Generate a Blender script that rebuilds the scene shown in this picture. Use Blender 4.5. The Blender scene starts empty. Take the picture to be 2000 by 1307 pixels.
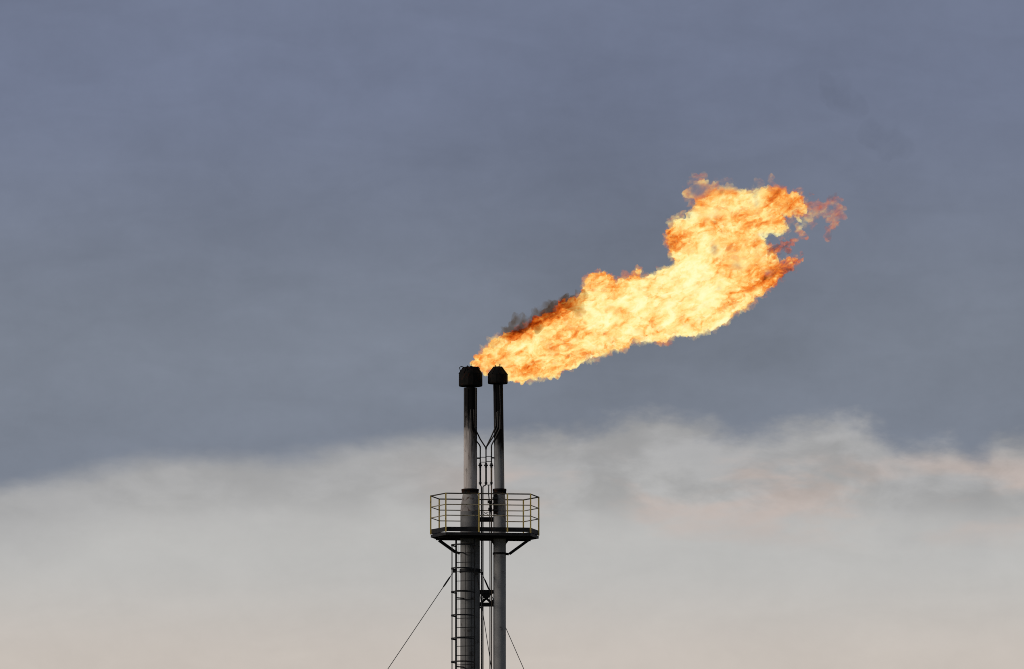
import bpy, bmesh, math, random
import numpy as np
from mathutils import Vector, Matrix, noise

random.seed(7)
sc = bpy.context.scene
C = sc.collection
PI = math.pi
R = math.radians

# ------------------------------------------------------------------ camera
CAM = Vector((0, -280, 1.7))
PITCH = R(6.55)
FPX = 16910.0                      # focal length in pixels of the 2000 px wide photograph


def W(px, py, Y=0.0):
    """point on the vertical plane y = Y seen at photograph pixel (px, py)"""
    x = (px - 1000) / FPX
    y = -(py - 653.5) / FPX
    d = Vector((x, math.cos(PITCH) - y * math.sin(PITCH), math.sin(PITCH) + y * math.cos(PITCH)))
    return CAM + d * ((Y - CAM.y) / d.y)


cam = bpy.data.cameras.new('camera')
cam.sensor_width = 36
cam.lens = 36 * FPX / 2000
cam.clip_end = 20000
co = bpy.data.objects.new('camera', cam)
C.objects.link(co)
co.location = CAM
co.rotation_euler = (PI / 2 + PITCH, 0, 0)
sc.camera = co
sc.view_settings.view_transform = 'Standard'
sc.view_settings.look = 'None'
sc.view_settings.exposure = 0
sc.view_settings.gamma = 1


def lin(r, g, b):
    f = lambda c: (c / 255 / 12.92) if c / 255 <= .04045 else ((c / 255 + .055) / 1.055) ** 2.4
    return (f(r), f(g), f(b), 1)


# ------------------------------------------------------------------ node expressions
class E:
    """a float socket with arithmetic"""
    T = None

    def __init__(s, k): s.k = k

    @staticmethod
    def m(op, *a, clamp=False):
        n = E.T.nodes.new('ShaderNodeMath'); n.operation = op; n.use_clamp = clamp
        for i, v in enumerate(a):
            if isinstance(v, E): E.T.links.new(v.k, n.inputs[i])
            else: n.inputs[i].default_value = v
        return E(n.outputs[0])
    def __add__(s, o): return E.m('ADD', s, o)
    __radd__ = __add__
    def __sub__(s, o): return E.m('SUBTRACT', s, o)
    def __rsub__(s, o): return E.m('SUBTRACT', o, s)
    def __mul__(s, o): return E.m('MULTIPLY', s, o)
    __rmul__ = __mul__
    def __truediv__(s, o): return E.m('DIVIDE', s, o)


def sstep(x, a, b):
    n = E.T.nodes.new('ShaderNodeMapRange'); n.interpolation_type = 'SMOOTHSTEP'
    for i, v in ((0, x), (1, a), (2, b)):
        if isinstance(v, E): E.T.links.new(v.k, n.inputs[i])
        else: n.inputs[i].default_value = v
    return E(n.outputs[0])


def vec(x, y, z):
    n = E.T.nodes.new('ShaderNodeCombineXYZ')
    for i, v in enumerate((x, y, z)):
        if isinstance(v, E): E.T.links.new(v.k, n.inputs[i])
        else: n.inputs[i].default_value = v
    return n.outputs[0]


def nz(v, scale, detail=3, rough=.5, dist=0.0):
    n = E.T.nodes.new('ShaderNodeTexNoise')
    E.T.links.new(v, n.inputs['Vector'])
    n.inputs['Scale'].default_value = scale
    n.inputs['Detail'].default_value = detail
    n.inputs['Roughness'].default_value = rough
    n.inputs['Distortion'].default_value = dist
    return E(n.outputs['Fac'])


def sepxyz(v):
    n = E.T.nodes.new('ShaderNodeSeparateXYZ'); E.T.links.new(v, n.inputs[0])
    return E(n.outputs[0]), E(n.outputs[1]), E(n.outputs[2])


def mix(f, a, b):
    n = E.T.nodes.new('ShaderNodeMix'); n.data_type = 'RGBA'
    for i, v in ((0, f), (6, a), (7, b)):
        if isinstance(v, E): E.T.links.new(v.k, n.inputs[i])
        elif isinstance(v, (int, float, tuple)): n.inputs[i].default_value = v
        else: E.T.links.new(v, n.inputs[i])
    return n.outputs[2]


def ramp(f, stops):
    n = E.T.nodes.new('ShaderNodeValToRGB')
    cr = n.color_ramp
    while len(cr.elements) < len(stops): cr.elements.new(.5)
    for e, (p, c) in zip(cr.elements, stops):
        e.position = p; e.color = c
    E.T.links.new(f.k, n.inputs[0])
    return n.outputs[0]


# ------------------------------------------------------------------ world: an overcast evening sky
SUN_EL, SUN_AZ = R(14), R(-108)     # azimuth from +Y, clockwise positive (light from the left)


def make_world():
    w = bpy.data.worlds.new('World'); sc.world = w; w.use_nodes = True
    t = w.node_tree; E.T = t
    for n in list(t.nodes): t.nodes.remove(n)
    out = t.nodes.new('ShaderNodeOutputWorld')
    tc = t.nodes.new('ShaderNodeTexCoord')
    x, y, z = sepxyz(tc.outputs['Generated'])
    u = E.m('ARCTAN2', x, y) * (180 / PI)            # azimuth and elevation in degrees
    v = E.m('ARCSINE', z) * (180 / PI)
    # height of the cloud base along the horizon
    K = .003391
    pts = [(0, 948), (100, 930), (200, 905), (330, 884), (500, 886), (690, 872), (780, 850), (880, 840), (1000, 844),
           (1080, 838), (1200, 820), (1290, 806), (1390, 822), (1470, 842), (1560, 830), (1670, 815), (1720, 838),
           (1790, 868), (1860, 866), (1905, 884), (1950, 858), (2000, 846)]
    fc = t.nodes.new('ShaderNodeFloatCurve')
    cv = fc.mapping.curves[0]
    fx = lambda px: px / 2000
    fy = lambda py: (1000 - py) / 250
    cv.points[0].location = (fx(0), fy(948)); cv.points[1].location = (1, fy(846))
    for px, py in pts[1:-1]: cv.points.new(fx(px), fy(py))
    fc.mapping.update()
    uu = E.m('MULTIPLY_ADD', u, 1 / (2000 * K), .5, clamp=True)
    t.links.new(uu.k, fc.inputs['Value'])
    vb = E(fc.outputs[0]) * (250 * K) + (6.55 - (1000 - 653.5) * K)
    p1 = vec(u, v * 2.6, 0.0)
    wob = nz(vec(u * .70, v * 1.9, 0.0), 1.7, 5, .58, .2) - .5
    fine = nz(vec(u, v * 1.8, 3.7), 4.2, 5, .6, .2) - .5
    far = sstep(E.m('ABSOLUTE', u), 3.4, 6.5)
    rgt = E.m('MAXIMUM', sstep(u, -1.1, .5), far)
    vb = vb + (nz(vec(u * .22, 0.0, 4.4), 1.0, 4, .55) - .5) * far * 1.6
    edge = vb + wob * (.15 + rgt * .15) + fine * (.09 + rgt * .11) - v           # positive below the cloud base (degrees)
    below = sstep(edge, -.07, .15)
    soft = nz(vec(u * .7, v * 1.2, 9.1), .55, 4, .5) - .5
    soft2 = nz(vec(u * .9, v * 2.2, 5.3), 1.5, 4, .55, .5) - .5
    grain = nz(vec(u, v, 1.3), 9.0, 4, .6) - .5
    # dark upper cloud deck
    hi = sstep(v, 6.3, 8.4)
    up = mix(hi, lin(123, 130, 144), lin(112, 120, 143))
    dk = E.m('EXPONENT', -1.0 * (E.m('POWER', E.m('ABSOLUTE', (u - .85) / 1.35), 2.0) + E.m('POWER', E.m('ABSOLUTE', (v - 7.05) / .95), 2.0)))
    shade = 1.0 + soft * .40 + soft2 * .22 + grain * .08 - dk * .23
    # pale band below
    lo = sstep(v, 4.3, 5.1)
    bl = mix(lo, lin(201, 192, 184), lin(189, 188, 186))
    near = 1.0 - sstep(edge, .05, .70 + sstep(u, -1.0, 1.2) * .25)               # greyer just under the base
    bl = mix(near * .80, bl, lin(162, 162, 164))
    pk = sstep(nz(vec(u * .6, v * 1.9, 2.2), 1.7, 4, .55, .2), .46, .68) * sstep(v, 5.05, 5.4) * (1.0 - sstep(v, 5.62, 5.85)) * sstep(u, -1.0, .4)
    bl = mix(pk * .7, bl, lin(196, 180, 172))
    puff = nz(vec(u * .75, v * 1.35, 7.7), 2.3, 5, .56, .25) - .5
    belt = sstep(v, 5.25, 5.5) * (1.0 - sstep(v, 5.95, 6.15)) * (.55 + sstep(u, -1.0, .8) * .45)
    shade2 = 1.0 + soft * .10 + soft2 * .14 + grain * .05 + (sstep(puff + .5, .36, .66) - .5) * belt * .22 - belt * .04
    cm = lambda col, s: _scale(col, s)

    def _scale(col, s):
        n = t.nodes.new('ShaderNodeVectorMath'); n.operation = 'SCALE'
        t.links.new(col, n.inputs[0]); t.links.new(s.k, n.inputs['Scale'])
        return n.outputs[0]
    view = mix(below, cm(up, shade), cm(bl, shade2))
    # unseen deck away from the bright quarter, darkened to limit light on the stacks
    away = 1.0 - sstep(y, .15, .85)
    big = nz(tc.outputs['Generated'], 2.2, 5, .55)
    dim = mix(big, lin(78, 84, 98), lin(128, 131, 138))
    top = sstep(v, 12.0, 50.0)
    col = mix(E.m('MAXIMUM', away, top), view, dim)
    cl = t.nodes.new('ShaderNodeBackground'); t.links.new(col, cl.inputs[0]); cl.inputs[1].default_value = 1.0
    sky = t.nodes.new('ShaderNodeTexSky'); sky.sky_type = 'NISHITA'; sky.sun_disc = False
    sky.sun_elevation = SUN_EL; sky.sun_rotation = SUN_AZ
    nb = t.nodes.new('ShaderNodeBackground'); t.links.new(sky.outputs[0], nb.inputs[0]); nb.inputs[1].default_value = .08
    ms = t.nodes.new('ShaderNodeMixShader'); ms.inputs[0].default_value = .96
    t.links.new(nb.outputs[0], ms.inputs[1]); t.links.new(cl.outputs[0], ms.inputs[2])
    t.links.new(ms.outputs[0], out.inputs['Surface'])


make_world()
sl = bpy.data.lights.new('sun', 'SUN'); sl.energy = 1.3; sl.angle = R(14); sl.color = (1, .90, .80)
so = bpy.data.objects.new('sun', sl); C.objects.link(so)
sd = Vector((math.sin(SUN_AZ) * math.cos(SUN_EL), math.cos(SUN_AZ) * math.cos(SUN_EL), math.sin(SUN_EL)))
so.rotation_euler = (-sd).to_track_quat('-Z', 'Y').to_euler()


# ------------------------------------------------------------------ materials
def mat(name):
    m = bpy.data.materials.new(name); m.use_nodes = True
    E.T = m.node_tree
    return m, m.node_tree.nodes['Principled BSDF']


def painted(name, a, b, scale=6, rough=.6, metal=0.0, rust=None, amount=.5, spec=.35):
    """paint or steel that varies between two tones, with optional rust patches"""
    m, p = mat(name); t = E.T
    g = t.nodes.new('ShaderNodeNewGeometry').outputs['Position']
    n1 = nz(g, scale, 5, .6)
    c = mix(sstep(n1, .35, .65), a, b)
    if rust:
        n2 = sstep(nz(g, scale * 1.7, 5, .65, .4), .62 - amount * .2, .70)
        c = mix(n2, c, rust)
    t.links.new(c, p.inputs['Base Color'])
    p.inputs['Specular IOR Level'].default_value = spec; p.inputs['Roughness'].default_value = rough; p.inputs['Metallic'].default_value = metal
    bp = t.nodes.new('ShaderNodeBump'); bp.inputs['Strength'].default_value = .25; bp.inputs['Distance'].default_value = .01
    t.links.new(nz(g, 30, 3).k, bp.inputs['Height']); t.links.new(bp.outputs[0], p.inputs['Normal'])
    return m


def sooty(name, clean, z_clean, z_black, dark=(.008, .007, .007, 1), side=0.0, xc=0.0):
    """weathered pale steel pipe, soot-black from z_black up, streaked down to z_clean; side pulls the soot to the +x face"""
    m, p = mat(name); t = E.T
    g = t.nodes.new('ShaderNodeNewGeometry').outputs['Position']
    x, y, z = sepxyz(g)
    streak = nz(vec(x * 9, y * 9, z * .7), 1.6, 5, .62) - .5
    patch = nz(vec(x * 2, y * 2, z * 1.2), 2.2, 5, .6, .5) - .5
    s = (z - z_clean) * (1 / (z_black - z_clean)) + streak * .80 + patch * .75
    if side: s = s + sstep((x - xc), -.12, .16) * side
    s = sstep(s, .12, .95)
    drip = sstep(nz(vec(x * 14, y * 14, z * .5), 1.3, 4, .6), .50, .66)
    c = mix(drip * .65, clean, (clean[0] * .38, clean[1] * .33, clean[2] * .30, 1))
    blot = sstep(nz(vec(x * 5, y * 5, z * 1.6), 2.0, 5, .65, .6), .58, .70)
    c = mix(blot * .75, c, (.06, .047, .040, 1))
    c = mix(s, c, dark)
    t.links.new(c, p.inputs['Base Color'])
    p.inputs['Specular IOR Level'].default_value = .12
    p.inputs['Roughness'].default_value = .78
    bp = t.nodes.new('ShaderNodeBump'); bp.inputs['Strength'].default_value = .3; bp.inputs['Distance'].default_value = .012
    t.links.new(nz(g, 14, 4).k, bp.inputs['Height']); t.links.new(bp.outputs[0], p.inputs['Normal'])
    return m


zz = lambda py: W(946, py).z
M = {}
M['pipe_wide'] = sooty('sooty white pipe', (.58, .53, .50, 1), zz(905), zz(788), side=.36, xc=W(920, 850).x)
M['pipe_slim'] = sooty('sooty grey pipe', (.30, .30, .30, 1), zz(925), zz(835), side=.22, xc=W(976, 850).x)
M['lower_wide'] = painted('lower dull pipe', (.15, .15, .15, 1), (.20, .20, .198, 1), 2.2, .7, rust=(.06, .05, .045, 1), amount=.3)
M['lower_slim'] = painted('lower pale pipe', (.29, .29, .29, 1), (.35, .345, .34, 1), 2.0, .65, rust=(.12, .10, .09, 1), amount=.2)
M['reducer'] = painted('weathered reducer', (.24, .22, .21, 1), (.34, .32, .30, 1), 4, .7, rust=(.09, .055, .04, 1), amount=.7)
M['burnt'] = painted('burnt tip steel', (.005, .005, .005, 1), (.011, .010, .009, 1), 5, .75, rust=(.045, .015, .007, 1), amount=.45, spec=.08)
M['steel'] = painted('dark steel', (.012, .013, .014, 1), (.026, .026, .027, 1), 7, .6, rust=(.05, .028, .018, 1), amount=.2, spec=.15)
M['line'] = painted('pilot line steel', (.016, .016, .016, 1), (.032, .028, .026, 1), 9, .55, rust=(.07, .035, .02, 1), amount=.3)
M['rust_line'] = painted('rusty line steel', (.09, .055, .03, 1), (.15, .10, .06, 1), 9, .6, rust=(.05, .03, .02, 1), amount=.5)
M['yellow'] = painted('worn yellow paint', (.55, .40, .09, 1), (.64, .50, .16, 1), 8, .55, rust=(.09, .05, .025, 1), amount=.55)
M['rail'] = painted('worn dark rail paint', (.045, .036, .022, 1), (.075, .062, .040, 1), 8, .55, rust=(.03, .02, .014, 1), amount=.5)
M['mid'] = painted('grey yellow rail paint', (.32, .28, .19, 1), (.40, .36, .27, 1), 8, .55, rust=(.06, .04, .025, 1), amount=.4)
M['wire'] = painted('galvanised wire rope', (.03, .03, .03, 1), (.05, .05, .05, 1), 20, .5, .4)
M['ground'] = painted('dry grass field', (.07, .075, .035, 1), (.13, .115, .06, 1), .05, .95, rust=(.16, .13, .09, 1), amount=.3)
M['concrete'] = painted('concrete', (.26, .25, .24, 1), (.34, .33, .31, 1), 1.5, .9)


# ------------------------------------------------------------------ mesh building
class MB:
    def __init__(s): s.v = []; s.f = []

    def add(s, vs, fs):
        o = len(s.v)
        s.v += [tuple(v) for v in vs]
        s.f += [tuple(i + o for i in f) for f in fs]

    def box(s, c, size, mtx=None):
        hx, hy, hz = (d / 2 for d in size)
        vs = [Vector((a * hx, b * hy, d * hz)) for a in (-1, 1) for b in (-1, 1) for d in (-1, 1)]
        if mtx: vs = [mtx @ v for v in vs]
        s.add([Vector(c) + v for v in vs], [(0, 1, 3, 2), (4, 6, 7, 5), (0, 4, 5, 1), (2, 3, 7, 6), (0, 2, 6, 4), (1, 5, 7, 3)])
        return s

    def bar(s, a, b, w, h):
        """rectangular bar from a to b, w across, h in the other direction"""
        a, b = Vector(a), Vector(b); d = b - a
        q = d.to_track_quat('X', 'Z').to_matrix()
        return s.box((a + b) / 2, (d.length, w, h), q)

    def tube(s, pts, r, n=10, cap=True):
        pts = [Vector(p) for p in pts]
        rs = r if isinstance(r, (list, tuple)) else [r] * len(pts)
        vs, fs = [], []
        ref = None
        for i, p in enumerate(pts):
            d = (pts[min(i + 1, len(pts) - 1)] - pts[max(i - 1, 0)]).normalized()
            if ref is None:
                ref = Vector((0, 0, 1)) if abs(d.z) < .9 else Vector((1, 0, 0))
            a = (ref - d * ref.dot(d)).normalized(); ref = a; b = d.cross(a)
            for k in range(n):
                t = 2 * PI * k / n
                vs.append(p + (a * math.cos(t) + b * math.sin(t)) * rs[i])
        for i in range(len(pts) - 1):
            for k in range(n):
                fs.append((i * n + k, i * n + (k + 1) % n, (i + 1) * n + (k + 1) % n, (i + 1) * n + k))
        if cap:
            fs.append(tuple(range(n - 1, -1, -1))); fs.append(tuple((len(pts) - 1) * n + k for k in range(n)))
        s.add(vs, fs)
        return s

    def lathe(s, prof, c, n=32, turn=0.0):
        """profile of (radius, z) turned about the vertical through c"""
        vs, fs = [], []
        for r, z in prof:
            for k in range(n):
                t = 2 * PI * k / n + turn
                vs.append((c[0] + r * math.cos(t), c[1] + r * math.sin(t), z))
        for i in range(len(prof) - 1):
            for k in range(n):
                fs.append((i * n + k, i * n + (k + 1) % n, (i + 1) * n + (k + 1) % n, (i + 1) * n + k))
        s.add(vs, fs)
        return s

    def prism(s, poly, z0, z1):
        n = len(poly)
        s.add([(x, y, z0) for x, y in poly] + [(x, y, z1) for x, y in poly],
              [tuple(range(n - 1, -1, -1)), tuple(range(n, 2 * n))] + [(i, (i + 1) % n, n + (i + 1) % n, n + i) for i in range(n)])
        return s

    def ball(s, c, r, sx=1, sz=1):
        prof = [(max(.0005, r * sx * math.sin(PI * i / 8)), c[2] - r * sz * math.cos(PI * i / 8)) for i in range(9)]
        return s.lathe(prof, c, 12)

    def build(s, name, material, parent=None, sharp=35):
        me = bpy.data.meshes.new(name)
        org = Vector((0, 0, 0))
        if parent is None:
            a = np.array(s.v); lo, hi = a.min(0), a.max(0)
            org = Vector(((lo[0] + hi[0]) / 2, (lo[1] + hi[1]) / 2, lo[2]))
        else:
            p = parent
            while p: org = org + p.location; p = p.parent
        me.from_pydata([Vector(v) - org for v in s.v], [], s.f)
        me.validate(); me.update()
        me.shade_smooth(); me.set_sharp_from_angle(angle=R(sharp))
        me.materials.append(material)
        o = bpy.data.objects.new(name, me); C.objects.link(o)
        if parent is None: o.location = org
        else: o.parent = parent
        return o


def thing(name, loc, label, cat, group=None):
    o = bpy.data.objects.new(name, None); C.objects.link(o)
    o.location = loc; o.empty_display_size = .3
    return tag(o, label, cat, group)


def tag(o, label, cat=None, group=None, kind=None):
    o['label'] = label
    if cat: o['category'] = cat
    if group: o['group'] = group
    if kind: o['kind'] = kind
    return o


# ------------------------------------------------------------------ ground
b = MB()
b.add([(-6000, -3000, 0), (6000, -3000, 0), (6000, 9000, 0), (-6000, 9000, 0)], [(0, 1, 2, 3)])
g = b.build('ground', M['ground']); g['kind'] = 'structure'; g['label'] = 'flat dry grass field under the flare stacks'
b = MB(); b.box((W(946, 1000).x, 0, .15), (4.2, 2.6, .3))
g = b.build('concrete_pad', M['concrete']); g['kind'] = 'structure'; g['label'] = 'concrete footing of the flare stacks'

# ------------------------------------------------------------------ the two flare stacks
XL, XR = W(918.3, 1000).x, W(975.8, 1000).x
u60 = 1 / 60.0


def ring(name, x, py0, py1, r, parent, m='burnt', rin=None):
    b = MB()
    z0, z1 = zz(py0), zz(py1)
    rin = rin or r * .6
    b.lathe([(rin, z0), (r, z0), (r, z1), (rin, z1)], (x, 0), 32)
    return b.build(name, M[m], parent)


def bolts(x, py, r, n, parent):
    for k in range(n):
        t = 2 * PI * (k + .5) / n
        pass


def flare_tip(parent, cx, py_bot, py_sh, py_top, r, rtop, label):
    """wind shield: drum with a coned open top, nozzle inside, brackets and pilot tips on the rim"""
    zb, zs, zt = zz(py_bot), zz(py_sh), zz(py_top)
    b = MB(); n = 16
    b.lathe([(r * .45, zb + .03), (r * .96, zb), (r, zb + .03), (r * 1.0, zs - .02), (r * .985, zs + .015), (rtop, zt), (rtop - .02, zt),
             (r * .95, zs), (r * .95, zb + .05), (r * .45, zb + .06)], (cx, 0), n, PI / 16)
    tip = b.build('flare_tip', M['burnt'], parent, 20)
    tip['label'] = label
    b = MB(); b.lathe([(r * .46, zb), (r * .46, zt - .06), (r * .40, zt - .06), (r * .40, zb)], (cx, 0), 20)
    b.build('nozzle', M['burnt'], tip)
    # welded stiffener ribs on the cone
    for k in range(8):
        t = 2 * PI * k / 8 + .2
        e = Vector((math.cos(t), math.sin(t), 0))
        MB().bar(Vector((cx, 0, zs + .01)) + e * (r + .004), Vector((cx, 0, zt)) + e * (rtop + .006), .018, .018).build('rib', M['burnt'], tip)
    return tip, zt


def stub(name, pts, r, parent, m='burnt'):
    return MB().tube(pts, r, 8).build(name, M[m], parent)


def on(px, py, Y):
    return W(px, py, Y)


# ---- the wide stack (the ladder runs up its lower pipe)
s1 = thing('flare_stack', (XL, 0, 0), 'thicker grey flare stack with the caged ladder up its lower pipe', 'flare stack')
b = MB(); b.lathe([(.318, .02), (.318, zz(1000))], (XL, 0), 40); b.build('lower_pipe', M['lower_wide'], s1)
b = MB(); b.lathe([(.3185, zz(1000) + .001), (.305, zz(990)), (.27, zz(975)), (.235, zz(963))], (XL, 0), 40); b.build('reducer', M['reducer'], s1, 60)
b = MB(); b.lathe([(.218, zz(956)), (.218, zz(758))], (XL + .006, 0), 40); b.build('upper_pipe', M['pipe_wide'], s1)
ring('flange', XL, 959.2, 955.6, .285, s1); ring('flange', XL, 963.4, 959.8, .28, s1)
ring('support_ring', XL, 1119, 1112, .345, s1, 'steel', .30)
ring('weld_seam', XL + .006, 872.2, 871.2, .2215, s1, 'pipe_wide', .2); ring('weld_seam', XL + .006, 926.6, 925.6, .2215, s1, 'pipe_wide', .2)
ring('weld_band', XL, 1034, 1030.5, .327, s1, 'steel', .30)
tip, zt = flare_tip(s1, W(919.2, 740).x, 754.6, 731.5, 717.5, .392, .245, 'soot black tip with bare brackets on its rim')
for px, py, Y in ((903, 719, -.12), (931.5, 720, -.14), (914, 718, -.24)):
    p = on(px, py, Y); q = (p - Vector((W(919, 740).x, 0, p.z))).normalized()
    stub('bracket', [p + Vector((0, 0, -.10)) + q * .07, p + q * .10 + Vector((0, 0, .01)), p + q * .04 + Vector((0, 0, .055)), p - q * .05 + Vector((0, 0, .03))], .014, tip)
stub('pilot_tip', [on(919.8, 728, -.18), on(920, 715, -.18)], .028, tip)
stub('pilot_tip', [on(920, 716, -.18), on(920.2, 710.4, -.18)], .013, tip)
stub('pilot_tip', [on(910, 726, -.2), on(909.5, 716.5, -.2)], .02, tip)
for px in (908.0, 929.5):
    stub('riser', [on(px, 757, -.25), on(px, 835, -.245)], .016, s1, 'line')

# ---- the slim stack (the burning one)
s2 = thing('flare_stack', (XR, 0, 0), 'slimmer flare stack whose domed tip stands in the flame', 'flare stack')
b = MB(); b.lathe([(.205, .02), (.205, zz(1000))], (XR, 0), 36); b.build('lower_pipe', M['lower_slim'], s2)
b = MB(); b.lathe([(.2055, zz(1000) + .001), (.2, zz(985)), (.188, zz(972)), (.165, zz(963))], (XR, 0), 36); b.build('reducer', M['reducer'], s2, 60)
pa, pb = W(975.6, 957), W(972.9, 750)
MB().tube([pa, pa.lerp(pb, .33), pa.lerp(pb, .66), pb], [.161, .161, .16, .16], 36).build('upper_pipe', M['pipe_slim'], s2)
ring('flange', XR, 959.0, 955.2, .222, s2); ring('flange', XR, 963.2, 959.6, .215, s2)
ring('weld_seam', XR, 1128, 1127, .2085, s2, 'lower_slim', .18); ring('weld_seam', XR, 1241, 1240, .2085, s2, 'lower_slim', .18)
ring('support_ring', XR, 1083.5, 1079.5, .222, s2, 'steel', .19)
tip2, zt2 = flare_tip(s2, W(972.2, 740).x, 749.6, 732.5, 716.5, .331, .13, 'burnt black domed tip')
stub('pilot_tip', [on(976.0, 727, -.10), on(976.4, 711, -.10)], .016, tip2)
stub('pilot_tip', [on(967.3, 727, -.10), on(967.4, 713.5, -.10)], .014, tip2)
for px in (966.5, 978.5):
    stub('riser', [on(px - 2.6, 752, -.17), on(px, 838, -.17)], .014, s2, 'line')
# gussets under the platform
for sx in (-1, 1):
    x0 = XR + sx * .19
    pts = [(x0, zz(1056)), (x0 + sx * .10, zz(1056)), (x0 + sx * .075, zz(1058.5)), (x0 + sx * .03, zz(1062)), (x0, zz(1067))]
    m_ = MB(); n = len(pts)
    m_.add([(x, -.02, z) for x, z in pts] + [(x, .02, z) for x, z in pts],
           [tuple(range(n)), tuple(range(2 * n - 1, n - 1, -1))] + [(i, n + i, n + (i + 1) % n, (i + 1) % n) for i in range(n)])
    m_.build('gusset', M['steel'], s2)

# ------------------------------------------------------------------ platform
TH = R(6.6)
PC = Vector((W(946.8, 1000).x, 0, 0))


def pl(x, y, z=0.0):
    return Vector((PC.x + x * math.cos(TH) - y * math.sin(TH), x * math.sin(TH) + y * math.cos(TH), z))


HEX = [(-1.765, 0), (-1.38, -1), (1.38, -1), (1.765, 0), (1.38, 1), (-1.38, 1)]
zf = lambda py: W(946, py, -1.0).z
ZD0, ZD1 = zf(1045.6), zf(1040.2)
ZT0, ZT1 = zf(1038.4), zf(1029.6)
ZR = [zf(1007.2), zf(986.0), zf(964.3)]
pf = thing('platform', pl(0, 0, ZD0), 'hexagonal steel service platform with yellow guard rails round both stacks', 'platform')
inset = lambda k: [(x * k, y * k) for x, y in HEX]
b = MB(); b.prism([tuple(pl(x, y).xy) for x, y in inset(.965)], ZD1 - .05, ZD1 - .012)
dk = b.build('deck', M['steel'], pf)
b = MB()
for i in range(6):
    p, q = HEX[i], HEX[(i + 1) % 6]
    A, B = pl(*p), pl(*q); d = (B - A).normalized(); nrm = Vector((d.y, -d.x, 0))
    Ai, Bi = A - nrm * .05, B - nrm * .05
    o = len(b.v)
    pi_, qi = [Vector(v) * .965 for v in (p, q)]
    Ai, Bi = pl(*pi_), pl(*qi)
    b.add([(*A.xy, ZD0), (*B.xy, ZD0), (*Bi.xy, ZD0), (*Ai.xy, ZD0), (*A.xy, ZD1), (*B.xy, ZD1), (*Bi.xy, ZD1), (*Ai.xy, ZD1)],
          [(0, 1, 5, 4), (3, 7, 6, 2), (0, 3, 2, 1), (4, 5, 6, 7)])
b.build('edge_channel', M['steel'], pf)
b = MB()
for i in range(6):
    p, q = HEX[i], HEX[(i + 1) % 6]
    A, B = pl(p[0] * .994, p[1] * .994), pl(q[0] * .994, q[1] * .994)
    Ai, Bi = pl(p[0] * .988, p[1] * .988), pl(q[0] * .988, q[1] * .988)
    b.add([(*A.xy, ZT0), (*B.xy, ZT0), (*Bi.xy, ZT0), (*Ai.xy, ZT0), (*A.xy, ZT1), (*B.xy, ZT1), (*Bi.xy, ZT1), (*Ai.xy, ZT1)],
          [(0, 1, 5, 4), (3, 7, 6, 2), (0, 3, 2, 1), (4, 5, 6, 7)])
b.build('toe_board', M['steel'], pf)
for y0 in (-.42, .42):
    MB().bar(pl(-1.55, y0, ZD1 - .10), pl(1.55, y0, ZD1 - .10), .07, .075).build('joist', M['steel'], pf)
for x0 in (-1.2, -.05, 1.2):
    MB().bar(pl(x0, -.92, ZD1 - .075), pl(x0, .92, ZD1 - .075), .06, .024).build('cross_joist', M['steel'], pf)
for k, z in enumerate(ZR):
    b = MB()
    for i in range(6):
        p, q = HEX[i], HEX[(i + 1) % 6]
        b.tube([pl(*p, z), pl(*q, z)], .021 if k == 2 else .0165, 8)
        b.ball(pl(*p, z), .022 if k == 2 else .018)
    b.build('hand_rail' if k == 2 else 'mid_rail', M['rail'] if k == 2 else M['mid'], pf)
posts = list(HEX) + [(-.42 + .115, -1), (.51 + .115, -1), (-.46, 1), (.46, 1)]
for i, (x, y) in enumerate(posts):
    k = 1.012
    P = pl(x, y)
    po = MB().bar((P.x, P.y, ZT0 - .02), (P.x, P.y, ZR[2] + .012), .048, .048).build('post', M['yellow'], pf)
# props from the stacks up to both ends
for A, B, S in (((857.5, 1055.5), (889.5, 1078.5), (898, 1081.5)), ((1032, 1055), (995, 1082), (986, 1082))):
    Ya = -.18 if A[0] < 946 else .18
    pr = MB().bar(on(*A, Ya), on(*B, 0.0), .085, .085).build('prop', M['steel'], pf)
    MB().bar(on(B[0] + (3 if B[0] < 946 else -1), B[1] + .5, 0.0), on(*S, 0.0), .12, .07).build('prop_foot', M['steel'], pr)

# ------------------------------------------------------------------ caged ladder
LL, LR = W(890.8, 1100, -.55), W(927.0, 1100, -.55)
LA = R(-20)
ex = Vector((math.cos(LA), math.sin(LA), 0)); en = Vector((math.sin(LA), -math.cos(LA), 0))     # across, and outward to the climber
half = (LR.x - LL.x) / 2 / math.cos(LA)
LC = Vector(((LL.x + LR.x) / 2, -.60, 0))
zl = lambda py: W(908, py, -.6).z
la = thing('caged_ladder', (LC.x, LC.y, 0), 'dark steel caged ladder clinging to the thicker stack below the platform', 'ladder')
for sx in (-1, 1):
    P = LC + ex * sx * half
    MB().bar((P.x, P.y, 0.02), (P.x, P.y, zl(1050)), .072 if sx < 0 else .04, .06 if sx < 0 else .04).build('side_rail', M['steel'], la)
k = 0
py = 1061.8
while py < 1335:
    z = zl(py)
    P, Q = LC - ex * half, LC + ex * half
    MB().tube([(P.x, P.y, z), (Q.x, Q.y, z)], .0115, 8).build('rung', M['steel'], la)
    py += 18.2
b = MB()
z = zl(py)
while z > .4:
    P, Q = LC - ex * half, LC + ex * half
    b.tube([(P.x, P.y, z), (Q.x, Q.y, z)], .0115, 6); z -= .3033
tag(b.build('lower_rungs', M['steel'], la), 'rungs of the ladder down to the ground', kind='stuff')


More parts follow.
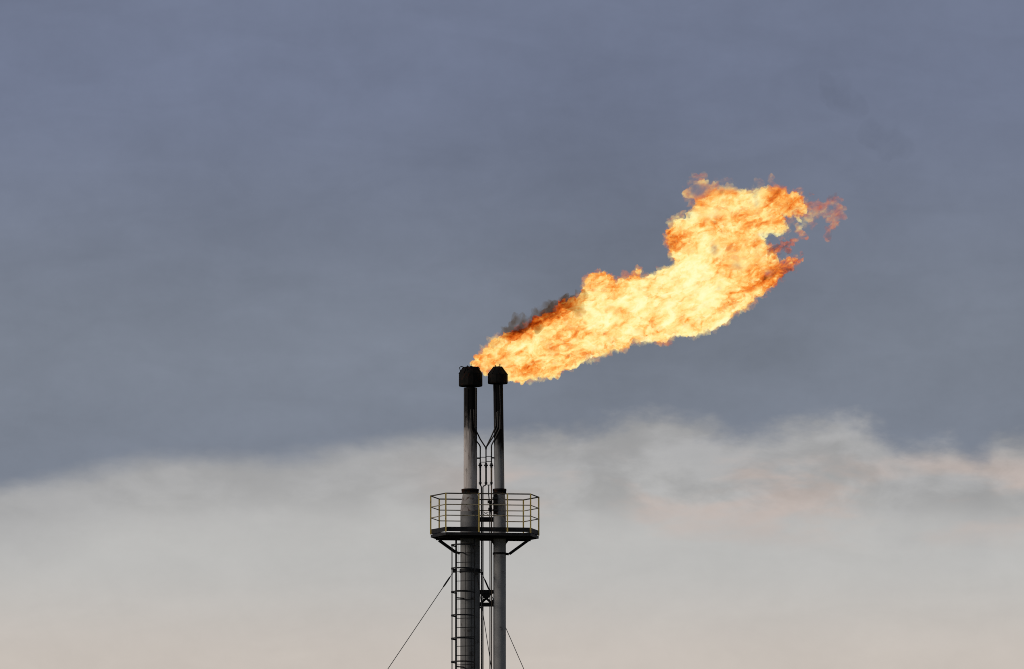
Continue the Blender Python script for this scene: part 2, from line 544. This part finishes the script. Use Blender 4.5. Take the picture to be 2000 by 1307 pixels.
def hoop_pts(z, n=18):
    out = []
    rad = half + .02
    flat = [(-rad, 0), (-rad - .01, .12), (-rad - .01, .24)]
    flat += [(-math.cos(PI * i / n) * (rad + .01), .30 + math.sin(PI * i / n) * .38) for i in range(n + 1)]
    flat += [(rad + .01, .24), (rad + .01, .12), (rad, 0)]
    for a, d in flat: out.append(LC + ex * a + en * d + Vector((0, 0, z)))
    return out


HZ = [zl(p) for p in (1066.6, 1112.2, 1158, 1203.8, 1249, 1294.4, 1340)]
for z in HZ:
    b = MB(); pts = hoop_pts(z)
    for i in range(len(pts) - 1): b.bar(pts[i], pts[i + 1] + (pts[i + 1] - pts[i]) * .02, .012, .045)
    b.build('cage_hoop', M['steel'], la)
z = HZ[-1] - .76
b = MB()
while z > 2.5:
    pts = hoop_pts(z, 12)
    for i in range(len(pts) - 1): b.bar(pts[i], pts[i + 1], .012, .045)
    z -= .76
tag(b.build('lower_hoops', M['steel'], la), 'cage hoops of the ladder down to the ground', kind='stuff')
hp = hoop_pts(0)
for i in (4, 8, 12, 16, 20):
    P = hp[i]
    MB().bar((P.x, P.y, 2.4), (P.x, P.y, HZ[0] + .02), .012, .014).build('cage_strap', M['steel'], la)
for py in (1167, 1301.5, 1078):
    z = zl(py)
    for sx in (-1, 1):
        P = LC + ex * sx * half
        Q = Vector((XL, 0, 0)) + (P - Vector((XL, 0, 0))).normalized() * .30
        MB().bar((P.x, P.y, z), (Q.x, Q.y, z), .03, .04).build('stand_off', M['steel'], la)

# ------------------------------------------------------------------ pilot gas lines between the stacks
GP = 'pilot gas lines between the stacks'


def pilot(label, px, branches, low, m, r=.022):
    o = thing('pilot_gas_pipe', on(px, 943, -.06), label, 'pipe', GP)
    b = MB()
    for br in branches: b.tube([on(*p) for p in br], r, 10)
    b.tube([on(px, 872, -.06), on(px, 908, -.06)], r, 10)
    b.build('upper_line', M['line'], o)
    MB().tube([on(px, 910, -.06), on(px + .1, 942, -.06)], r * 1.35, 10).build('flexible_hose', M['rust_line' if m else 'line'], o)
    for py, rr in ((909, .052), (943.5, .042)):
        v = MB(); c = on(px, py, -.06)
        v.ball(c, rr, 1.15, .85); v.tube([c + Vector((-rr * 1.25, 0, 0)), c + Vector((rr * 1.25, 0, 0))], rr * .38, 8)
        v.tube([c + Vector((0, 0, -rr * 1.5)), c + Vector((0, 0, rr * 1.5))], rr * .7, 10)
        v.build('valve', M['steel'], o)
    MB().tube([on(*p) for p in low] + [Vector((on(*low[-1]).x, on(*low[-1]).y, .05))], .020, 8).build('down_pipe', M['line'] if not m else M['rust_line'], o)
    return o


pilot('pilot gas line bending up onto the thicker stack', 938.0,
      [[(919.5, 800, -.235), (921, 838, -.235), (928.5, 859, -.18), (936, 868.5, -.08), (937.6, 872, -.06), (938, 876, -.06)]],
      [(938.2, 945, -.06), (938.8, 948.5, -.06), (940.2, 951, -.06), (940.4, 960, -.06), (940.6, 1070, -.08)], False)
pilot('forked pilot gas line in the middle with arms to both stacks', 949.2,
      [[(925, 800, -.22), (926.5, 834, -.215), (938, 858, -.09), (948.4, 874, -.06), (949.2, 879, -.06)],
       [(970, 805, -.17), (968.5, 832, -.165), (960, 852, -.10), (950.4, 872, -.06), (949.2, 879, -.06)]],
      [(949, 945, -.06), (947.6, 948.5, -.06), (944, 949.6, -.06), (943.2, 952, -.06), (943.3, 1070, -.08)], False)
pilot('pilot gas line bending up onto the slimmer stack', 959.8,
      [[(977.5, 800, -.165), (976, 838, -.165), (968.5, 854, -.15), (961.8, 866, -.07), (960, 870, -.06), (959.8, 876, -.06)],
       [(973, 803, -.17), (972.3, 834, -.168), (964, 852, -.12), (955, 866, -.07), (950, 873, -.055)]],
      [(959.8, 945, -.06), (960.3, 960, -.06), (959.6, 990, -.06), (960.4, 1070, -.08)], True)
o = thing('conduit', on(954.6, 948, -.06), 'thin conduit with a small tee dropping between the stacks', 'conduit')
MB().tube([on(951.5, 947.4, -.06), on(959.4, 947.4, -.06)], .013, 8).build('tee', M['line'], o)
MB().tube([on(954.6, 947.4, -.06), on(954.4, 966, -.06), on(956.4, 985, -.06), on(957.0, 1070, -.08), Vector((on(957, 1070, -.08).x, -.08, .05))], .018, 8).build('down_pipe', M['line'], o)
# the clamp rack that holds the lines
o = thing('pipe_rack', on(949, 892, -.06), 'small dark clamp rack holding the gas lines between the stacks', 'pipe rack')
MB().bar(on(930.5, 895, -.04), on(938, 895, -.04), .05, .045).build('stub_arm', M['steel'], o)
MB().bar(on(960, 894.4, -.04), on(967, 894.4, -.04), .05, .045).build('stub_arm', M['steel'], o)
MB().bar(on(938, 893.2, -.09), on(949.5, 893.2, -.09), .012, .022).build('cross_bar', M['steel'], o)
MB().bar(on(949.5, 891.4, -.09), on(960, 891.4, -.09), .012, .022).build('cross_bar', M['steel'], o)
MB().bar(on(938, 902.8, -.09), on(949.5, 902.8, -.09), .012, .022).build('cross_bar', M['steel'], o)
MB().bar(on(949.5, 901.3, -.09), on(959, 901.3, -.09), .012, .022).build('cross_bar', M['steel'], o)

# ------------------------------------------------------------------ control box on the slim stack
o = thing('control_box', on(958, 1000, -.2), 'dark igniter box and bracket beside the slimmer stack above the deck', 'control box')
MB().box(on(957, 980.5, -.12), (.16, .16, .085)).build('housing', M['burnt'], o)
MB().box(on(958.5, 987.5, -.12), (.075, .12, .16)).build('bracket', M['burnt'], o)
MB().box(on(957.5, 995, -.12), (.13, .13, .10)).build('housing', M['burnt'], o)
MB().tube([on(958, 998, -.12), on(958.6, 1004, -.12), on(955, 1006.5, -.12), on(951, 1004, -.12), on(945, 1000.5, -.12)], .010, 8).build('cable', M['line'], o)
MB().tube([on(943.6, 1006, -.10), on(950, 1001.5, -.10), on(956, 1000, -.10)], .008, 8).build('cable', M['line'], o)
MB().bar(on(967.5, 966, -.20), on(967.5, 1004, -.235), .14, .05).build('back_plate', M['burnt'], o)
for py in (973, 984, 996):
    MB().box(on(967.5, py, -.25), (.19, .03, .05)).build('clamp', M['steel'], o)

# ------------------------------------------------------------------ tie frames between the stacks
o = thing('tie_beam', on(950, 1015, 0), 'dark steel tie beam joining the stacks just above the deck', 'tie beam')
MB().bar(on(936.5, 1014.2, .06), on(964.5, 1014.2, .06), .10, .115).build('beam', M['steel'], o)
MB().bar(on(936.5, 1011.2, .10), on(964.5, 1011.2, .10), .20, .018).build('flange_plate', M['steel'], o)
MB().bar(on(936.5, 1018.4, .10), on(964.5, 1018.4, .10), .20, .018).build('flange_plate', M['steel'], o)
o = thing('tie_frame', on(949, 1185, 0), 'cross braced steel frame joining the stacks low down beside the ladder', 'tie frame')
MB().bar(on(933, 1156, .02), on(966, 1156, .02), .12, .115).build('beam', M['steel'], o)
MB().bar(on(933, 1181, .02), on(966, 1181, .02), .12, .125).build('beam', M['steel'], o)
MB().bar(on(938.5, 1158, .03), on(961, 1179, .03), .05, .075).build('diagonal', M['steel'], o)
MB().bar(on(961, 1158, .085), on(938.5, 1179, .085), .05, .075).build('diagonal', M['steel'], o)
MB().box(on(949.6, 1163.5, -.02), (.20, .02, .15)).build('gusset', M['steel'], o)
MB().box(on(965.5, 1150.6, -.05), (.06, .06, .05)).build('lug', M['steel'], o)
MB().box(on(963, 1175, -.05), (.07, .06, .12)).build('lug', M['steel'], o)
MB().box(on(938, 1187, -.05), (.11, .06, .05)).build('lug', M['steel'], o)

# ------------------------------------------------------------------ guy wires
GW = 'guy wires staying the stacks'


def guy(label, a, slope_x, slope_y, lug):
    a = Vector(a); H = a.z
    e = Vector((a.x + slope_x * H, a.y + slope_y * H, .05))
    o = thing('guy_wire', e, label, 'guy wire', GW)
    d = (e - a).normalized()
    MB().tube([a, e], .0115, 6).build('rope', M['wire'], o)
    MB().tube([a + d * .25, a + d * .33, a + d * .62, a + d * .70], [.012, .026, .026, .012], 8).build('turnbuckle', M['steel'], o)
    MB().box(a + d * .06, (.09, .06, .09)).build('shackle', M['steel'], o)
    MB().box((e.x, e.y, .05), (.6, .6, .5)).build('anchor_block', M['concrete'], o)
    return o


guy('guy wire slanting down to the left from the ladder side', on(888.5, 1113, -.05), -.665, -.10, 1)
guy('guy wire emerging right of the slimmer stack', on(940.0, 1117, .20), .452, .48, 1)
guy('steep guy wire seen in the gap between the stacks', on(930.6, 1117, -.31), .150, -.60, 1)


# ------------------------------------------------------------------ flame and smoke
def blobs(name, balls, voxel, disp, material, parent=None, label=None, cat=None, seed=0.0, smooth=2):
    """union of balls (pixel x, pixel y, pixel radius, depth), remeshed and roughened by turbulence"""
    lst0 = balls[0]
    bm = bmesh.new()
    for px, py, r, Y in balls:
        c = W(px, py, Y)
        rr = r * u60
        res = bmesh.ops.create_icosphere(bm, subdivisions=3, radius=rr, matrix=Matrix.Translation(c))
    me = bpy.data.meshes.new(name + '_raw'); bm.to_mesh(me); bm.free()
    o = bpy.data.objects.new(name + '_raw', me); C.objects.link(o)
    m = o.modifiers.new('r', 'REMESH'); m.mode = 'VOXEL'; m.voxel_size = voxel
    m = o.modifiers.new('s', 'SMOOTH'); m.iterations = smooth; m.factor = .5
    dg = bpy.context.evaluated_depsgraph_get()
    ev = bpy.data.meshes.new_from_object(o.evaluated_get(dg))
    bpy.data.objects.remove(o)
    n = len(ev.vertices)
    off = Vector((seed, seed * 1.7, -seed))
    new = []
    for v in ev.vertices:
        p = v.co.copy(); N = v.normal
        q = p + off
        d = 0.0
        for s, a in disp:
            d += a * (2.2 * abs(noise.noise(q * s)) - .55 + .5 * noise.noise(q * s * 2.1))
        sw = noise.noise_vector(q * disp[0][0] * .8) * disp[0][1] * .5
        new.append(p + N * d + sw)
    org = (W(972, 716, .9) if name == 'flame' else W(*lst0[:2], lst0[3])) if parent is None else parent.location
    for v, p in zip(ev.vertices, new): v.co = p - org
    ev.update(); ev.shade_smooth()
    ev.materials.clear(); ev.materials.append(material); ev.name = name
    ob = bpy.data.objects.new(name, ev); C.objects.link(ob)
    if parent is None: ob.location = org
    else: ob.parent = parent
    if label: tag(ob, label, cat)
    return ob


def vol_mat(name, step):
    m = bpy.data.materials.new(name); m.use_nodes = True
    t = m.node_tree; E.T = t
    for n in list(t.nodes): t.nodes.remove(n)
    out = t.nodes.new('ShaderNodeOutputMaterial')
    m.cycles.volume_step_rate = step
    return m, t, out


def flame_material(name, sigma, cool0=0.0, hole=0.0, gain=1.0, step=.04):
    m, t, out = vol_mat(name, step)
    P = t.nodes.new('ShaderNodeTexCoord').outputs['Object']
    X, Y, Z = sepxyz(P)
    # along / across the plume so that the eddies are drawn out with the wind
    a = X * .90 + Z * .42; c = Z * .90 - X * .42
    q = vec(a * .60, Y, c)
    n1 = nz(q, .80, 2, .5, 1.4)
    n2 = nz(q, 2.1, 5, .62, 1.8)
    n4 = nz(vec(a * .7, Y, c), 7.0, 4, .66, .9)
    n3 = nz(vec(a * .62, Y, c), 1.5, 5, .64, 1.8)

    def spot(x0, z0, rx, rz):
        dx, dz = (X - x0) * (1 / rx), (Z - z0) * (1 / rz)
        return E.m('EXPONENT', -1.0 * (dx * dx + dz * dz))
    px = lambda x, y, r1, r2: spot((x - 972) / 60, (716 - y) / 60, r1 / 60, r2 / 60)
    end = sstep(X, 5.4, 10.2)
    Zu = 1.1 + (X - .22) * .515
    band = sstep(Z - Zu, -.80, -.10) * (1.0 - sstep(X, 2.3, 3.1)) * sstep(X, .1, .8)
    core = px(1250, 610, 130, 40) + px(1360, 560, 60, 50)
    cool = px(1322, 478, 32, 30) * .20 + px(1212, 612, 26, 12) * .16 + px(1185, 595, 40, 18) * .08 + px(1370, 370, 45, 28) * .20 + px(1430, 375, 30, 22) * .12 \
        + px(1525, 538, 60, 30) * .22 + px(1425, 535, 30, 40) * .08 + px(1560, 415, 20, 40) * .06 + px(1040, 722, 60, 12) * .15 + px(985, 690, 22, 14) * .05 + px(1515, 352, 60, 18) * .16 + px(1110, 690, 60, 14) * .06
    temp = (n1 - .5) * .80 + (n2 - .5) * 1.40 + (n4 - .5) * .95 + .605 + core * .16 - end * .075 - band * .40 - cool - cool0
    col = ramp(temp, [(.14, (.16, .030, .006, 1)), (.27, (.80, .115, .008, 1)), (.40, (1.0, .27, .03, 1)), (.50, (1.03, .50, .10, 1)), (.60, (1.06, .76, .25, 1)),
                      (.72, (1.08, .93, .38, 1)), (.90, (1.1, 1.0, .58, 1))])
    thin = px(1362, 372, 34, 26) * .08 + px(1440, 358, 40, 16) * .08 + px(1397, 482, 18, 24) * .09 + px(1440, 515, 34, 28) * .08 + px(1405, 562, 14, 16) * .10 + px(1480, 395, 16, 30) * .07 \
        + px(1500, 533, 16, 10) * .07 + px(1395, 420, 34, 13) * .07 + px(1505, 455, 26, 8) * .12 + px(1345, 425, 24, 8) * .08
    veil = 1.0 - E.m('MINIMUM', px(1360, 368, 38, 32) * .96 + px(1432, 358, 46, 22) * .9 + px(1530, 352, 40, 16) * .85 + px(1556, 420, 22, 34) * .6 + px(1550, 516, 40, 20) * .45
                     + px(1397, 482, 15, 22) * .78 + px(1440, 515, 30, 28) * .84 + px(1405, 562, 13, 16) * .85 + px(1480, 395, 12, 28) * .6 + px(1500, 533, 13, 9) * .75 + px(1395, 420, 32, 13) * .75, .965)
    lo = .335 + end * .035 + hole + thin
    dens = sstep(n3 * .55 + n2 * .20 + n4 * .25, lo, lo + .16) * veil
    sg = dens * sigma
    em = t.nodes.new('ShaderNodeEmission'); t.links.new(col, em.inputs[0]); t.links.new((sg * gain).k, em.inputs[1])
    ab = t.nodes.new('ShaderNodeVolumeAbsorption'); ab.inputs[0].default_value = (0, 0, 0, 1); t.links.new(sg.k, ab.inputs[1])
    ad = t.nodes.new('ShaderNodeAddShader'); t.links.new(em.outputs[0], ad.inputs[0]); t.links.new(ab.outputs[0], ad.inputs[1])
    t.links.new(ad.outputs[0], out.inputs['Volume'])
    return m


def smoke_material(name, sigma, step=.1, scale=2.2, lo=.38, hi=.66, colour=(.55, .30, .06, 1)):
    m, t, out = vol_mat(name, step)
    P = t.nodes.new('ShaderNodeTexCoord').outputs['Object']
    d = sstep(nz(P, scale, 4, .55, .6), lo, hi) * sigma
    a2 = t.nodes.new('ShaderNodeVolumeAbsorption'); a2.inputs[0].default_value = colour
    t.links.new(d.k, a2.inputs['Density'])
    t.links.new(a2.outputs[0], out.inputs['Volume'])
    return m


FL = [  # plume leaving the tip
    (929, 710, 4, .60), (936, 705, 9, .62), (947, 701, 15, .75), (962, 698, 27, .95), (950, 722, 9, .85), (985, 697, 40, 1.0), (1003, 698, 44, .95),
    (1030, 690, 52, .95), (1046, 740, 5, .9), (1060, 680, 57, .95), (1100, 662, 58, .95), (1096, 600, 13, .8), (1125, 600, 20, .8), (1145, 640, 62, .95),
    (1170, 560, 30, .85), (1163, 575, 28, .85), (1195, 618, 64, .95), (1245, 602, 64, .95), (1245, 532, 7, .8), (1285, 600, 66, 1.0), (1335, 585, 72, 1.0), (1375, 565, 76, 1.0),
    (1420, 550, 64, 1.0), (1455, 540, 48, 1.0), (1490, 532, 33, 1.0), (1515, 527, 21, 1.0), (1538, 518, 14, 1.0), (1555, 511, 9, 1.0), (1566, 506, 5, 1.0),
    # the head of the plume
    (1343, 468, 42, .9), (1365, 480, 58, 1.0), (1400, 450, 62, 1.0), (1330, 440, 18, .9), (1395, 400, 40, 1.0), (1372, 373, 22, .9), (1352, 376, 13, .85), (1420, 390, 33, .9),
    (1455, 420, 48, 1.0), (1447, 385, 18, .9), (1490, 398, 33, 1.0), (1515, 388, 28, 1.0), (1545, 400, 26, 1.0), (1558, 407, 18, 1.0), (1500, 432, 30, 1.0), (1522, 440, 17, .95),
    (1440, 490, 56, 1.0), (1470, 505, 32, 1.0), (1505, 505, 13, .9), (1560, 430, 8, .95)]
WISP = [(1556, 440, 4, .9), (1560, 449, 6, .9), (1567, 459, 6, .9), (1573, 462, 4, .9), (1549, 470, 5, .9), (1541, 476, 5, .9), (1531, 484, 7, .9), (1520, 487, 8, .9), (1508, 489, 9, .9),
        (1541, 490, 4, .9), (1565, 497, 3, .9)]
RED = [(1577, 402, 6, 1.1), (1586, 416, 11, 1.1), (1597, 411, 12, 1.1), (1608, 410, 13, 1.1), (1617, 399, 10, 1.1), (1629, 393, 11, 1.1), (1639, 391, 6, 1.1), (1636, 405, 10, 1.1), (1632, 418, 12, 1.1), (1628, 430, 11, 1.1),
       (1630, 441, 9, 1.1), (1583, 432, 10, 1.1), (1620, 455, 8, 1.1), (1588, 378, 6, 1.1)]

mf = flame_material('flame gas', 11.0)
mv = flame_material('thin outer flame', 2.6, .13, .085, 1.0, .06)
mw = flame_material('flame shreds', 4.5, .29, .04)
mr = flame_material('red flame shreds', 1.5, .25, .02, 1.0)
DF = [(1.9, .12), (4.8, .08), (11, .045)]
fl = blobs('flame', FL, .032, DF, mf, None, 'long orange and yellow gas flame blown to the right from the slimmer stack', 'flame', 3.1)
blobs('flame_veil', [(x, y, r + 5.5 + (2.5 if x > 1290 and y < 450 else 0), Y) for x, y, r, Y in FL if r > 6], .042, [(2.1, .15), (5, .11), (11, .06)], mv, fl, None, None, 11.7)
blobs('flame_shred', [(x, y, r + 2.5, Y) for x, y, r, Y in WISP], .028, [(4, .08), (11, .06)], mw, fl, None, None, 5.2, 1)
blobs('flame_shred', [(x, y, r + 2, Y) for x, y, r, Y in RED], .035, [(2.5, .16), (6, .10), (13, .04)], mr, fl, 'faint red shred of flame drifting off at the far end', None, 8.4, 1)
SM = [(962, 674, 7, .4), (972, 666, 9, .4), (982, 657, 11, .35), (993, 648, 13, .3), (1005, 640, 14, .25), (1014, 628, 14, .3), (1026, 633, 16, .2), (1022, 618, 11, .3), (1040, 626, 17, .15), (1056, 616, 18, .15), (1046, 610, 11, .3),
      (1070, 608, 17, .1), (1084, 597, 16, .15), (1098, 588, 13, .2), (1112, 594, 15, .1), (1126, 586, 16, .1), (1138, 574, 13, .1), (1130, 600, 16, .0), (1050, 634, 14, .0), (1084, 616, 15, .0)]
blobs('smoke', SM, .045, [(1.8, .14), (4.5, .09), (10, .04)], smoke_material('soot smoke', 4.6, .06, 1.8, .27, .64), None, 'dark brown soot smoke curling off the upper edge of the flame', 'smoke', 1.3)
for lst, lab in (([(1615, 160, 26, 2), (1640, 182, 38, 2), (1668, 208, 28, 2)], 'faint grey smudge of drifting smoke, the higher of the two'),
                 ([(1705, 252, 24, 2), (1732, 272, 36, 2), (1765, 290, 26, 2)], 'faint grey smudge of drifting smoke, the lower of the two')):
    s_ = blobs('smoke', lst, .09, [(1.2, .2), (3, .08)], smoke_material('thin smoke', .18, .5, .9, .25, .7, (.3, .3, .3, 1)), None, lab, 'smoke', 2.0)

sc.cycles.use_denoising = False
sc.cycles.filter_width = .95
sc.cycles.volume_max_steps = 512
sc.cycles.max_bounces = 6
sc.cycles.volume_bounces = 0
